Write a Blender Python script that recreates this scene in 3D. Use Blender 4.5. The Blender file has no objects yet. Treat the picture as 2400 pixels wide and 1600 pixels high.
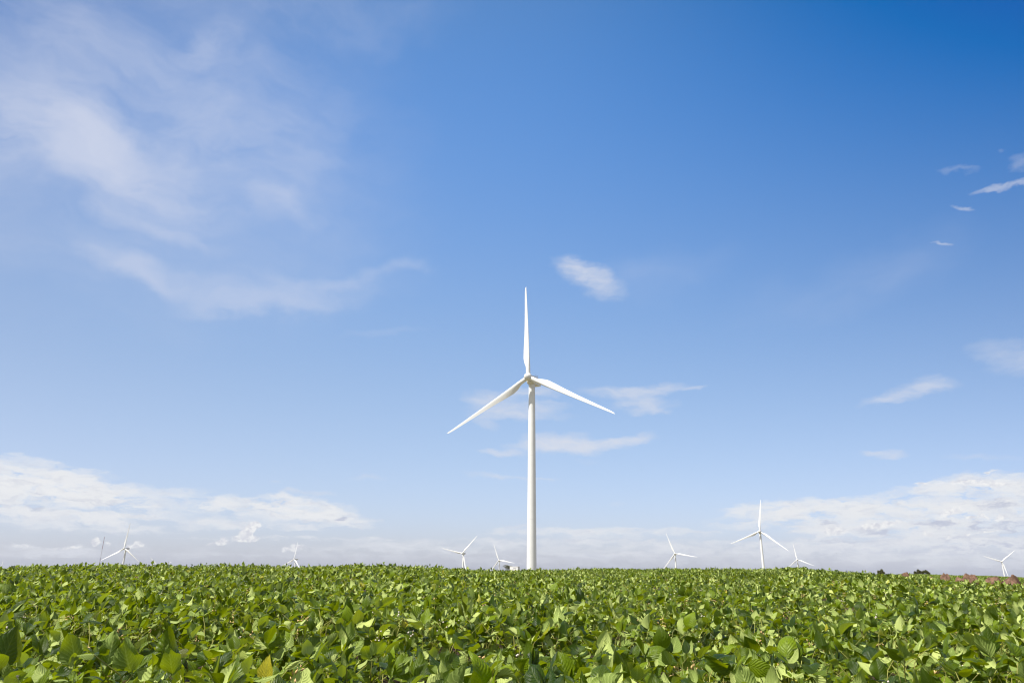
import bpy, math, random
import numpy as np
from mathutils import Matrix, Vector

# ------------------------------------------------------------------ camera
scene = bpy.context.scene
EYE = 1.25
pitch, roll = math.radians(18.2), 0.011
fwd = Vector((0, math.cos(pitch), math.sin(pitch)))
up0 = Vector((0, -math.sin(pitch), math.cos(pitch)))
rt0 = Vector((1, 0, 0))
rt = rt0 * math.cos(roll) + up0 * math.sin(roll)
up = up0 * math.cos(roll) - rt0 * math.sin(roll)
cam_data = bpy.data.cameras.new('camera')
cam_data.sensor_width = 36.0
cam_data.lens = 24.15
cam_data.clip_start = 0.05
cam_data.clip_end = 30000
cam_data.dof.use_dof = True
cam_data.dof.focus_distance = 9.0
cam_data.dof.aperture_fstop = 11.0
cam = bpy.data.objects.new('camera', cam_data)
scene.collection.objects.link(cam)
m = Matrix((rt, up, -fwd)).transposed().to_4x4()
m.translation = (0, 0, EYE)
cam.matrix_world = m
scene.camera = cam

# ------------------------------------------------------------------ light
SUN_EL = math.radians(58)
SUN_AZ = math.radians(243)          # clockwise from +Y: behind and to the left of the camera
sun_dir = Vector((math.sin(SUN_AZ) * math.cos(SUN_EL), math.cos(SUN_AZ) * math.cos(SUN_EL), math.sin(SUN_EL)))
sd = bpy.data.lights.new('sun', 'SUN')
sd.energy = 5.0
sd.angle = math.radians(0.53)
sd.color = (1.0, 0.96, 0.885)
sun = bpy.data.objects.new('sun', sd)
sun.rotation_euler = sun_dir.to_track_quat('Z', 'Y').to_euler()
sun.location = sun_dir * 200
scene.collection.objects.link(sun)

scene.view_settings.view_transform = 'Standard'
scene.view_settings.look = 'None'
scene.view_settings.exposure = 0.50
scene.view_settings.gamma = 1.0
scene.cycles.max_bounces = 5
scene.cycles.diffuse_bounces = 2
scene.cycles.transmission_bounces = 3
scene.cycles.filter_width = 1.15
scene.cycles.transparent_max_bounces = 8

CLOUD_HIGH = [
(-41.59,27.37,7.977,3.016,-174.4,0.80),(-34.32,28.03,7.376,2.542,174.1,0.95),(-30.01,26.39,5.751,1.569,165.3,0.55),(-39.34,29.93,6.780,2.511,-174.8,0.50),
(-24.87,31.06,6.718,3.523,171.5,0.30),(-21.44,27.18,2.543,1.516,158.6,0.42),(-31.56,30.96,19.566,12.069,179.6,0.50),(-28.99,37.70,2.932,1.361,-151.0,0.42),
(-38.89,34.69,8.172,3.292,-176.7,0.22),(-19.21,42.27,12.043,1.707,-173.9,0.20),(-31.14,24.23,5.006,0.806,168.3,0.44),(-27.93,23.67,1.857,0.447,165.1,0.25),
(-32.32,21.13,3.428,1.033,160.1,0.42),(-27.35,20.21,5.531,1.088,172.4,0.42),(-20.16,20.26,6.778,0.739,-168.6,0.42),(-15.13,22.47,6.860,0.755,-167.3,0.40),
(-10.04,23.59,3.011,0.418,-172.9,0.12),(-18.55,21.22,9.023,1.421,-171.0,0.25),(11.38,23.22,6.700,2.084,-179.0,0.14),(27.69,21.03,7.061,1.915,-170.6,0.16),
(-11.18,18.99,3.271,0.280,-173.0,0.12),(-37.83,20.08,4.998,1.155,-179.1,0.12)]
CLOUD_MID = [
(7.05,23.36,2.934,1.207,154.6,0.72),(5.35,24.36,1.919,0.845,165.5,0.42),(38.67,25.33,1.402,0.200,177.8,0.50),(40.34,25.26,1.100,0.168,-177.0,0.40),
(40.34,26.41,0.985,0.505,-169.7,0.22),(36.36,24.55,0.818,0.172,156.4,0.42),(34.56,22.42,0.549,0.149,166.8,0.38),(36.47,27.16,1.370,0.260,169.0,0.14),
(39.81,27.51,0.310,0.165,159.6,0.12),(37.32,14.15,2.279,0.922,163.1,0.36),(37.72,13.07,1.648,0.628,171.4,0.20),(30.21,12.26,2.658,0.425,-172.8,0.45),
(32.34,12.78,1.653,0.572,179.1,0.45),(28.75,11.94,1.282,0.216,-176.8,0.35),(-1.76,13.21,2.183,0.777,173.3,0.60),(1.51,13.95,2.741,0.495,-176.8,0.55),
(2.60,12.89,2.177,0.493,-179.9,0.50),(-0.30,12.34,3.261,0.634,-179.3,0.50),(-2.27,11.44,1.438,0.492,161.7,0.35),(1.15,12.01,3.977,0.422,-179.6,0.30),
(9.12,13.86,2.854,0.525,176.5,0.50),(11.96,13.95,2.813,0.416,-176.3,0.60),(11.02,12.94,2.635,0.555,-179.8,0.60),(11.52,12.33,1.572,0.345,-177.8,0.55),
(15.09,14.05,1.375,0.171,-175.0,0.30),(4.73,9.74,2.662,0.763,179.9,1.15),(2.59,9.91,1.784,0.766,-179.7,0.70),(7.20,9.55,2.463,0.586,-177.6,0.90),
(10.01,10.03,2.092,0.377,-173.2,0.90),(-0.61,9.02,2.205,0.312,176.8,0.62),(1.34,9.56,1.783,0.417,-179.6,0.40),(-1.11,7.12,2.639,0.206,174.9,0.42),
(2.23,6.84,1.755,0.137,-179.6,0.35),(6.46,8.28,1.225,0.275,179.8,0.12),(27.66,8.26,1.006,0.155,173.2,0.55),(29.02,8.02,1.093,0.274,176.6,0.65),
(34.41,7.53,2.191,0.230,175.7,0.20),(-17.47,5.54,0.890,0.227,-177.9,0.55),(-15.69,5.39,1.461,0.195,178.1,0.40),(-18.81,6.16,0.566,0.097,-177.4,0.30),
(-11.49,6.70,1.687,0.168,-178.0,0.20),(8.70,4.96,0.476,0.167,-179.9,0.20),(0.68,3.25,1.033,0.166,-179.4,0.45)]
CLOUD_LOW = [
(-34.80,5.23,4.599,1.152,174.4,1.30),(-31.49,4.74,3.934,1.009,169.7,1.20),(-34.59,4.12,4.479,1.002,-176.8,1.10),(-29.32,4.29,2.426,0.750,173.5,0.95),
(-32.80,6.33,3.325,0.283,173.4,0.50),(-32.89,2.81,4.450,0.604,175.6,0.80),(-29.90,3.03,2.848,0.463,-177.8,0.90),(-28.36,3.30,3.741,0.265,-177.6,0.60),
(-24.93,4.51,6.940,0.908,176.3,0.42),(-28.19,2.28,6.122,0.350,-178.1,0.45),(-34.66,3.29,2.860,0.433,175.8,0.50),(-16.69,4.21,3.834,0.832,177.7,1.30),
(-14.37,3.48,3.085,0.547,178.4,1.10),(-18.63,4.63,1.541,0.453,-167.8,0.70),(-11.89,3.25,1.649,0.195,-178.7,0.60),(-21.01,3.90,3.959,0.744,175.8,0.62),
(-22.67,2.91,3.541,0.426,177.6,0.62),(-16.55,2.87,5.683,0.286,-178.5,0.50),(-34.22,0.98,1.046,0.243,-179.2,0.50),(-32.02,0.76,1.707,0.248,-179.0,0.50),
(-31.08,1.00,0.798,0.167,-179.1,0.50),(-32.46,0.48,4.820,0.273,-179.0,0.35),(-16.46,1.93,8.171,0.158,-178.8,0.40),(-20.59,0.58,5.939,0.243,-179.1,0.20),
(-25.24,0.89,11.665,0.706,-178.9,0.10),(-9.97,1.79,2.981,0.452,-179.1,0.30),(-9.93,1.15,6.601,0.513,-179.2,0.35),(1.88,2.77,4.460,0.297,-179.5,0.45),
(7.68,2.74,4.724,0.426,-179.7,0.60),(13.65,2.75,3.883,0.258,177.0,0.45),(5.29,1.97,8.817,0.392,-179.6,0.50),(10.29,1.36,10.562,0.641,-179.6,0.42),
(-3.23,1.56,6.799,0.587,-179.3,0.30),(10.26,0.56,26.290,0.636,-179.5,0.22),(21.63,4.42,4.531,0.685,-177.9,0.85),(24.55,4.12,4.889,0.916,179.0,0.90),
(18.79,3.52,3.409,0.694,179.7,0.50),(28.21,4.33,4.329,0.772,178.6,0.80),(31.54,5.38,3.351,0.518,-177.9,0.75),(34.60,5.80,3.112,0.677,177.1,1.00),
(31.11,5.90,1.049,0.173,-175.9,0.60),(34.48,6.49,0.266,0.114,177.7,0.70),(35.91,5.17,2.771,0.663,177.5,0.90),(32.88,4.32,3.694,0.850,178.4,0.90),
(34.99,3.97,3.745,0.937,178.5,1.00),(27.21,3.02,5.190,0.768,179.3,0.90),(32.38,2.79,5.665,0.953,179.2,1.10),(23.80,2.76,2.596,0.545,179.7,0.80),
(29.70,1.83,8.536,0.627,179.7,0.90),(35.73,1.65,5.198,0.744,179.8,0.90),(24.21,1.41,9.377,0.714,-179.9,0.50),(33.27,0.85,7.148,0.542,-179.8,0.60),
(19.84,1.71,7.262,0.431,-180.0,0.40)]
CLOUD_SHADE = [
(27.42,2.57,1.200,0.358,171.1,1.00),(31.19,3.15,1.267,0.313,179.3,1.00),(33.39,2.99,0.920,0.498,-177.7,1.20),(35.49,2.86,1.038,0.592,-176.9,1.00),
(34.36,4.41,1.651,0.338,173.3,0.80),(24.30,3.27,1.149,0.303,179.7,0.80),(29.64,1.40,5.165,0.340,179.9,0.70),(34.59,1.66,3.718,0.431,179.7,0.90),
(25.42,2.06,3.078,0.297,179.8,0.70),(21.10,2.26,2.689,0.246,179.8,0.50),(32.30,2.28,2.950,0.195,179.3,0.50),(-34.95,3.55,2.626,0.242,173.9,0.90),
(-31.10,3.96,1.169,0.113,174.1,0.70),(-29.26,3.91,1.218,0.143,171.9,0.70),(-33.96,4.58,1.200,0.169,-176.3,0.40),(-13.14,3.54,0.556,0.130,-178.7,0.90),
(-19.48,3.93,1.845,0.126,-178.0,0.40),(-20.72,1.65,1.492,0.077,-178.7,0.80),(4.62,2.23,6.806,0.164,-179.6,0.50),(10.34,2.26,2.985,0.227,-179.8,0.50),
(10.28,1.04,9.885,0.320,-179.6,0.40)]
CLOUD_BRIGHT = [
(28.04,3.15,1.155,0.259,-172.0,1.00),(24.52,2.75,1.142,0.391,-179.7,1.00),(32.07,3.92,1.306,0.409,-165.3,0.80),(29.05,2.70,0.528,0.202,-179.5,0.60),
(33.24,3.55,0.947,0.201,164.3,0.90),(34.78,3.43,0.704,0.274,179.9,0.90),(32.58,2.50,0.490,0.167,-179.7,0.80),(32.07,2.37,0.446,0.195,-178.7,0.60),
(32.14,5.94,1.027,0.172,-176.0,0.60),(33.39,5.87,3.215,0.285,179.3,0.60),(30.33,2.59,0.565,0.171,180.0,0.60),(-34.78,5.09,3.629,0.685,174.6,0.50),
(-16.04,4.07,2.891,0.513,177.7,0.50),(-19.88,2.66,0.493,0.429,163.2,0.90)]
CLOUD_CUMULUS = [
(-19.90,2.78,0.462,0.400,164.6,1.00),(-20.26,2.28,0.518,0.429,168.7,1.00),(-19.54,2.86,0.308,0.248,171.7,0.70),(-20.57,1.84,0.779,0.277,-179.5,0.90),
(-19.85,1.85,0.605,0.247,-179.8,0.80),(-21.90,1.53,0.646,0.182,-179.3,0.80),(-21.81,1.75,0.268,0.211,170.7,0.70),(-22.58,1.39,0.465,0.121,-179.2,0.50),
(-29.99,1.45,0.320,0.272,153.0,0.95),(-30.07,1.31,0.236,0.193,161.9,0.70),(-29.29,1.27,0.239,0.195,162.9,0.50),(-27.38,1.26,0.361,0.308,155.3,0.90),
(-27.84,1.10,0.320,0.172,178.0,0.60),(-16.70,1.26,0.563,0.312,178.8,0.75),(-17.37,1.13,0.310,0.186,178.0,0.80),(-16.02,1.37,0.504,0.220,179.9,0.40),
(-34.10,1.01,0.886,0.162,-178.9,0.50),(-31.28,1.02,0.645,0.111,-178.9,0.60),(-32.41,0.86,1.210,0.110,-178.8,0.45),(24.53,2.81,1.028,0.361,-179.7,0.75),
(27.09,3.11,1.106,0.264,-176.2,0.85),(28.20,3.27,0.828,0.200,-169.9,0.70),(31.94,3.93,1.055,0.352,-163.0,0.60),(33.20,3.55,0.632,0.140,178.8,0.70),
(33.87,3.65,0.465,0.172,147.6,0.60),(34.79,3.51,0.506,0.204,-157.3,0.70),(34.05,2.62,0.731,0.133,-171.6,0.60),(30.45,2.53,0.444,0.207,156.4,0.60),
(31.61,2.35,0.401,0.224,-176.9,0.50),(32.77,2.45,0.244,0.111,-178.6,0.70),(34.52,6.46,0.241,0.113,178.1,0.70),(30.59,5.96,0.686,0.117,-178.1,0.60),
(33.15,5.94,1.493,0.229,179.4,0.60),(35.06,5.66,1.419,0.224,177.0,0.50)]

world = bpy.data.worlds.new('World')
scene.world = world
world.use_nodes = True
NT = world.node_tree
for n in list(NT.nodes):
    NT.nodes.remove(n)


class G:
    """tiny node-graph helper"""
    def __init__(s, nt): s.nt = nt
    def n(s, t, **k):
        nd = s.nt.nodes.new(t)
        for a, b in k.items(): setattr(nd, a, b)
        return nd
    def put(s, sock, v):
        if isinstance(v, bpy.types.NodeSocket): s.nt.links.new(v, sock)
        elif v is not None: sock.default_value = v
    def math(s, op, a, b=None, c=None, clamp=False):
        nd = s.n('ShaderNodeMath', operation=op, use_clamp=clamp)
        for i, v in enumerate((a, b, c)): s.put(nd.inputs[i], v) if v is not None else None
        return nd.outputs[0]
    def vmath(s, op, a, b=None, scale=None):
        nd = s.n('ShaderNodeVectorMath', operation=op)
        s.put(nd.inputs[0], a)
        if b is not None: s.put(nd.inputs[1], b)
        if scale is not None: s.put(nd.inputs['Scale'], scale)
        return nd.outputs['Value'] if op in ('LENGTH', 'DOT_PRODUCT') else nd.outputs[0]
    def ramp(s, v, a, b, c=0.0, d=1.0, smooth=True):
        nd = s.n('ShaderNodeMapRange', interpolation_type='SMOOTHSTEP' if smooth else 'LINEAR')
        for i, x in enumerate((v, a, b, c, d)): s.put(nd.inputs[i], x)
        return nd.outputs[0]
    def noise(s, vec, scale, detail=4, rough=.5, col=False, dist=0.0, dim='2D'):
        nd = s.n('ShaderNodeTexNoise', noise_dimensions=dim)
        s.put(nd.inputs['Vector'], vec)
        nd.inputs['Scale'].default_value = scale
        nd.inputs['Detail'].default_value = detail
        nd.inputs['Roughness'].default_value = rough
        nd.inputs['Distortion'].default_value = dist
        return nd.outputs['Color' if col else 'Fac']
    def mix(s, f, a, b, blend='MIX'):
        nd = s.n('ShaderNodeMix', data_type='RGBA', blend_type=blend)
        s.put(nd.inputs[0], f); s.put(nd.inputs[6], a); s.put(nd.inputs[7], b)
        return nd.outputs[2]
    def comb(s, x, y, z=0.0):
        nd = s.n('ShaderNodeCombineXYZ')
        for i, v in enumerate((x, y, z)): s.put(nd.inputs[i], v)
        return nd.outputs[0]


def build_sky():
    g = G(NT)
    sky = g.n('ShaderNodeTexSky', sky_type='NISHITA')
    sky.sun_disc = False
    sky.sun_elevation = SUN_EL
    sky.sun_rotation = SUN_AZ
    sky.altitude = 0
    sky.air_density = 1.0
    sky.dust_density = 0.3
    sky.ozone_density = 4.0
    tc = g.n('ShaderNodeTexCoord')
    d = tc.outputs['Generated']
    sep = g.n('ShaderNodeSeparateXYZ')
    g.put(sep.inputs[0], d)
    el = g.math('MULTIPLY', g.math('ARCSINE', sep.outputs[2]), 57.29578)
    az = g.math('MULTIPLY', g.math('ARCTAN2', sep.outputs[0], sep.outputs[1]), 57.29578)
    P = g.comb(az, el)
    def warp(scale, amp, sx=1., sy=1., detail=4, rough=.55):
        q = g.vmath('MULTIPLY', P, (sx, sy, 1))
        c = g.noise(q, scale, detail, rough, col=True)
        c = g.vmath('SUBTRACT', c, (.5, .5, .5))
        c = g.vmath('MULTIPLY', c, (amp / sx, amp / sy, 0))
        return c
    def layer(items, pos, inner=.0, power=1.0):
        tot = None
        for (a, e, ra, re, rot, st) in items:
            mp = g.n('ShaderNodeMapping', vector_type='TEXTURE')
            if tot is None:
                g.put(mp.inputs[0], pos)
            else:   # evaluates the clouds one after another (keeps the shader small)
                mad = g.n('ShaderNodeVectorMath', operation='MULTIPLY_ADD')
                g.put(mad.inputs[0], tot); g.put(mad.inputs[1], (1e-6, 1e-6, 1e-6)); g.put(mad.inputs[2], pos)
                g.put(mp.inputs[0], mad.outputs[0])
            mp.inputs[1].default_value = (a, e, 0)
            mp.inputs[2].default_value = (0, 0, math.radians(rot))
            mp.inputs[3].default_value = (ra * 1.45, re * 1.45, 1)
            r = g.vmath('LENGTH', mp.outputs[0])
            f = g.ramp(r, 1.0, inner, 0.0, st)
            tot = f if tot is None else g.math('ADD', tot, f)
        return tot
    # cirrus
    w1 = g.vmath('ADD', P, warp(.09, 6.5, 1, 1.2, 3, .5))
    w1 = g.vmath('ADD', w1, warp(.45, 1.7, .7, 1.4, 5, .60))
    hi = layer(CLOUD_HIGH, w1)
    rotp = g.n('ShaderNodeMapping')
    g.put(rotp.inputs[0], w1)
    rotp.inputs[2].default_value = (0, 0, math.radians(24))
    rotp.inputs[3].default_value = (.09, .34, 1)
    fib = g.noise(rotp.outputs[0], 1.0, 7, .60)
    fib2 = g.noise(g.vmath('MULTIPLY', w1, (.12, .12, 1)), 1.0, 5, .6)
    mod = g.math('ADD', g.math('ADD', g.math('MULTIPLY', fib, 1.6), g.math('MULTIPLY', fib2, 1.3)), -.60)
    hi = g.math('MULTIPLY', hi, g.math('MAXIMUM', mod, 0.0))
    hi = g.math('SUBTRACT', 1.0, g.math('EXPONENT', g.math('MULTIPLY', hi, -1.05)))
    hi = g.math('MULTIPLY', hi, .86)
    # mid level puffs
    w2 = g.vmath('ADD', P, warp(.55, 1.7, .8, 1.6, 5, .58))
    md = layer(CLOUD_MID, w2)
    nm = g.noise(g.vmath('MULTIPLY', w2, (.55, 1.9, 1)), 1.0, 7, .62)
    md = g.math('MULTIPLY', md, g.math('ADD', g.math('MULTIPLY', nm, 1.9), -.05))
    md = g.math('SUBTRACT', 1.0, g.math('EXPONENT', g.math('MULTIPLY', g.math('MAXIMUM', g.math('SUBTRACT', md, .02), 0.0), -1.5)))
    md = g.math('MULTIPLY', md, .86)
    # low banks
    w3 = g.vmath('ADD', P, warp(1.0, 1.5, .5, 1.6, 6, .62))
    lo = layer(CLOUD_LOW, w3, .1)
    nl = g.noise(g.vmath('MULTIPLY', w3, (.40, 1.5, 1)), 1.0, 8, .6)
    lo = g.math('MULTIPLY', lo, g.math('MAXIMUM', g.math('ADD', g.math('MULTIPLY', nl, 4.8), -1.5), .0))
    lo = g.math('SUBTRACT', 1.0, g.math('EXPONENT', g.math('MULTIPLY', g.math('MAXIMUM', g.math('SUBTRACT', lo, .07), 0.0), -1.9)))
    lo = g.math('MULTIPLY', lo, .96)
    sh = layer(CLOUD_SHADE, w3)
    br = layer(CLOUD_BRIGHT, w3)
    ns = g.noise(g.vmath('MULTIPLY', w3, (.7, 2.3, 1)), 1.0, 6, .62)
    sh = g.math('MULTIPLY', sh, g.ramp(ns, .35, .62))
    sh = g.math('ADD', sh, g.ramp(ns, .45, .8, 0, .45), clamp=True)
    br = g.math('MULTIPLY', br, g.ramp(ns, .62, .40), clamp=True)
    # colour of the clear sky: deeper blue high up and away from the sun, pale near the ground
    e1 = g.math('MULTIPLY', el, 1 / 45.0, clamp=True)
    a1 = g.math('MULTIPLY', g.math('SINE', g.math('MULTIPLY', az, 0.0174533)), 1.4)
    rgb = []
    a2e = g.math('MULTIPLY', g.math('MULTIPLY', a1, a1), e1)
    for c0, ca, c1, cae, c2, c3, c4 in SKY_POLY:
        v = g.math('MULTIPLY_ADD', e1, c3, c2)
        v = g.math('MULTIPLY_ADD', e1, v, g.math('MULTIPLY_ADD', a1, cae, c1))
        v = g.math('MULTIPLY_ADD', e1, v, g.math('MULTIPLY_ADD', a1, ca, c0))
        v = g.math('MULTIPLY_ADD', a2e, c4, v)
        rgb.append(g.math('MINIMUM', g.math('MAXIMUM', v, .08), 1.7))
    col = g.vmath('MULTIPLY', sky.outputs[0], g.comb(*rgb))
    K = CLOUD_K
    # neutral veil added out of view, behind the viewer and overhead, as fill light
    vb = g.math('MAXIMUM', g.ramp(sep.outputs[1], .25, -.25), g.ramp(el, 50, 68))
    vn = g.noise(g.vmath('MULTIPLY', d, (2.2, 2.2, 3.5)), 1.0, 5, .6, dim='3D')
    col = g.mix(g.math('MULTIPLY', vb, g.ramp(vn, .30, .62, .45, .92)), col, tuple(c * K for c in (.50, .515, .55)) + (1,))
    col = g.mix(hi, col, tuple(c * K for c in (.68, .715, .84)) + (1,))
    col = g.mix(md, col, tuple(c * K for c in (.74, .755, .82)) + (1,))
    cl = g.mix(sh, tuple(c * K for c in (.84, .85, .87)) + (1,), tuple(c * K for c in (.53, .56, .68)) + (1,))
    cl = g.mix(br, cl, tuple(c * K for c in (.90, .90, .90)) + (1,))
    hz2 = g.ramp(el, 4.5, 0.0, 0, .42)
    cl = g.mix(hz2, cl, tuple(c * K for c in (.68, .73, .85)) + (1,))
    col = g.mix(lo, col, cl)
    # small heaped clouds low over the land
    w4 = g.vmath('ADD', P, warp(2.4, .42, 1, 1.2, 4, .6))
    cu = layer(CLOUD_CUMULUS, w4)
    nc = g.noise(g.vmath('MULTIPLY', w4, (2.6, 3.4, 1)), 1.0, 4, .6)
    cu = g.math('MULTIPLY', cu, g.math('ADD', g.math('MULTIPLY', nc, 1.3), .35))
    cu = g.ramp(cu, .10, .62, 0, .85)
    cc = g.mix(g.ramp(nc, .35, .65), tuple(c * K for c in (.68, .69, .76)) + (1,), tuple(c * K for c in (.93, .93, .93)) + (1,))
    col = g.mix(cu, col, cc)

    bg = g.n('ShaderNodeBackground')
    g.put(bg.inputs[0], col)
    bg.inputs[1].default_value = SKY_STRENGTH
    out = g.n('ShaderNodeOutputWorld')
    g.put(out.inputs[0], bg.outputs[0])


SKY_STRENGTH = 0.1009
SKY_POLY = [(0.6, -0.021, 4.698, -0.446, -8.569, 4.092, -0.938), (0.651, -0.034, 2.557, -0.118, -2.56, 0.561, -0.855), (0.973, -0.052, -0.168, 0.146, 3.312, -2.705, -0.689)]
CLOUD_K = 1.0 / SKY_STRENGTH / 2 ** 0.50
build_sky()
world.cycles.sampling_method = 'MANUAL'
world.cycles.sample_map_resolution = 128

# ------------------------------------------------------------------ helpers
rng = np.random.default_rng(11)
C = scene.collection


def link(name, data, parent=None, mat=None):
    o = bpy.data.objects.new(name, data)
    C.objects.link(o)
    if parent is not None: o.parent = parent
    if mat is not None and not data.materials: data.materials.append(mat)
    return o


def tag(o, label=None, cat=None, group=None, kind=None):
    if label: o['label'] = label
    if cat: o['category'] = cat
    if group: o['group'] = group
    if kind: o['kind'] = kind
    return o


def empty(name, loc):
    o = bpy.data.objects.new(name, None)
    o.empty_display_size = 0.5
    o.location = loc
    C.objects.link(o)
    return o


def mesh_np(name, V, F, smooth=True, mats=None, matidx=None, uv=None, col=None):
    """V (n,3); F (m,k) faces with k corners (one k) or a list of such arrays"""
    Fs = F if isinstance(F, list) else [F]
    me = bpy.data.meshes.new(name)
    loops = np.concatenate([f.ravel() for f in Fs]).astype(np.int32)
    counts = np.concatenate([np.full(len(f), f.shape[1]) for f in Fs]).astype(np.int32)
    me.vertices.add(len(V)); me.vertices.foreach_set('co', np.asarray(V, np.float32).ravel())
    me.loops.add(len(loops)); me.loops.foreach_set('vertex_index', loops)
    me.polygons.add(len(counts))
    starts = np.concatenate([[0], np.cumsum(counts)[:-1]]).astype(np.int32)
    me.polygons.foreach_set('loop_start', starts)
    me.polygons.foreach_set('loop_total', counts)
    me.polygons.foreach_set('use_smooth', np.full(len(counts), smooth))
    for m_ in mats or []: me.materials.append(m_)
    if matidx is not None: me.polygons.foreach_set('material_index', matidx.astype(np.int32))
    if uv is not None:
        l = me.uv_layers.new(name='UVMap')
        l.data.foreach_set('uv', np.asarray(uv, np.float32)[loops].ravel())
    if col is not None:
        a = me.attributes.new('var', 'FLOAT_COLOR', 'POINT')
        a.data.foreach_set('color', np.asarray(col, np.float32).ravel())
    me.update(calc_edges=True)
    me.validate()
    return me


class MB:
    """collects simple solids into one mesh"""
    def __init__(s): s.V = []; s.F = {}; s.n = 0
    def add(s, V, F):
        F = np.asarray(F)
        s.V.append(np.asarray(V, float)); s.F.setdefault(F.shape[1], []).append(F + s.n); s.n += len(V)
        return s
    def loft(s, rings, cap=True, closed=True):
        k = len(rings[0]); V = np.concatenate(rings); F = []
        for i in range(len(rings) - 1):
            for j in range(k if closed else k - 1):
                a, b = i * k + j, i * k + (j + 1) % k
                F.append((a, b, b + k, a + k))
        s.add(V, F)
        if cap:
            for ring, fl in ((rings[0], -1), (rings[-1], 1)):
                c = np.mean(ring, axis=0, keepdims=True)
                Vc = np.concatenate([ring, c])
                s.add(Vc, [((j, (j + 1) % k, k)[::fl]) for j in range(k)])
        return s
    def tube(s, p0, p1, r0, r1=None, n=12, cap=True):
        p0, p1 = np.asarray(p0, float), np.asarray(p1, float)
        r1 = r0 if r1 is None else r1
        d = (p1 - p0) / np.linalg.norm(p1 - p0)
        h = np.array([1., 0, 0]) if abs(d[2]) > .9 else np.array([0, 0, 1.])
        u = np.cross(h, d); u /= np.linalg.norm(u); w = np.cross(d, u)
        t = np.linspace(0, 2 * np.pi, n, endpoint=False)[:, None]
        c = np.cos(t) * u + np.sin(t) * w
        return s.loft([p0 + c * r0, p1 + c * r1], cap)
    def box(s, c, sz, bev=0.0, taper=(1, 1)):
        """box with bevelled vertical and horizontal edges; taper scales the bottom"""
        cx, cy, cz = c; x, y, z = [q / 2 for q in sz]
        def ring(hz, inset, sc=(1, 1)):
            a, b = (x - inset) * sc[0], (y - inset) * sc[1]; e = max(bev, 1e-4)
            p = [(a, -b + e), (a, b - e), (a - e, b), (-a + e, b), (-a, b - e), (-a, -b + e), (-a + e, -b), (a - e, -b)]
            return np.array([(cx + q[0], cy + q[1], cz + hz) for q in p])
        if bev > 0:
            return s.loft([ring(-z, bev, taper), ring(-z + bev, 0, taper), ring(z - bev, 0), ring(z, bev)])
        return s.loft([ring(-z, 0, taper), ring(z, 0)])
    def mesh(s, name, mat, smooth=False):
        V = np.concatenate(s.V); F = [np.concatenate(f) for f in s.F.values()]
        me = mesh_np(name, V, F, smooth, [mat])
        return me
    def build(s, name, mat, parent=None, smooth=False):
        me = s.mesh(name, mat, smooth)
        o = link(name, me, parent)
        if smooth:
            try: me.shade_smooth(); me.set_sharp_from_angle(angle=math.radians(38))
            except Exception: pass
        return o


def new_mat(name):
    m_ = bpy.data.materials.new(name); m_.use_nodes = True
    nt = m_.node_tree
    for n_ in list(nt.nodes): nt.nodes.remove(n_)
    g = G(nt)
    out = g.n('ShaderNodeOutputMaterial')
    return m_, g, out


def pbr(name, color, rough=.6, metal=0., var=.12, scale=3., bump=0., spec=.5, coords='Object'):
    m_, g, out = new_mat(name)
    b = g.n('ShaderNodeBsdfPrincipled')
    tc = g.n('ShaderNodeTexCoord')
    n1 = g.noise(tc.outputs[coords], scale, 6, .6, dim='3D')
    f = g.ramp(n1, .3, .7)
    dark = tuple(c * (1 - var) for c in color) + (1,)
    lite = tuple(min(1, c * (1 + var)) for c in color) + (1,)
    g.put(b.inputs['Base Color'], g.mix(f, dark, lite))
    b.inputs['Roughness'].default_value = rough
    b.inputs['Metallic'].default_value = metal
    b.inputs['Specular IOR Level'].default_value = spec
    if bump:
        bp = g.n('ShaderNodeBump'); bp.inputs['Strength'].default_value = .6
        bp.inputs['Distance'].default_value = bump
        g.put(bp.inputs['Height'], g.noise(tc.outputs[coords], scale * 4, 6, .65, dim='3D'))
        g.put(b.inputs['Normal'], bp.outputs[0])
    g.put(out.inputs[0], b.outputs[0])
    return m_


# ------------------------------------------------------------------ terrain
CREST = np.array([(-60, -.0086, 21), (-35.1, -.0086, 21), (-29.4, -.0070, 21), (-25.1, -.0066, 21), (-20, -.0042, 22), (-16.3, -.0054, 22), (-13.4, -.0048, 22),
                  (-11.7, -.0040, 22), (-7.9, -.0042, 22), (-4.9, -.0055, 21), (-.8, -.0062, 23), (1.8, -.0055, 28), (6.9, -.0033, 34),
                  (10.2, -.0032, 34), (12.8, -.0027, 32), (16.6, -.0014, 31), (19.1, -.0019, 30), (21.5, .0006, 29), (24, -.0030, 27),
                  (27.1, -.0062, 25), (29.4, -.0090, 24), (30.7, -.0114, 23), (33.1, -.0160, 21), (35.3, -.0192, 20), (45, -.020, 20), (60, -.020, 20)])
FAR = np.array([(20, -.002), (26.8, -.0031), (29.9, -.0034), (31.9, -.0042), (33.1, -.0041), (34.7, -.0050), (35.4, -.0055), (45, -.006)])
HC = 0.90      # height of the bean canopy
PROF_R = np.array([0, 40, 60, 100, 180, 286, 450, 700, 1000, 1400, 2000, 2600, 6000, 20000.])
PROF_Z = np.array([0, -.15, -.5, -1.2, -2.4, -4.2, -8.5, -18, -30, -50, -58, -72, -110, -160.])


def sstep(a, b, x):
    t = np.clip((x - a) / (b - a), 0, 1)
    return t * t * (3 - 2 * t)


BUMPS = []     # (x, y, sigma, dz)


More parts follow.
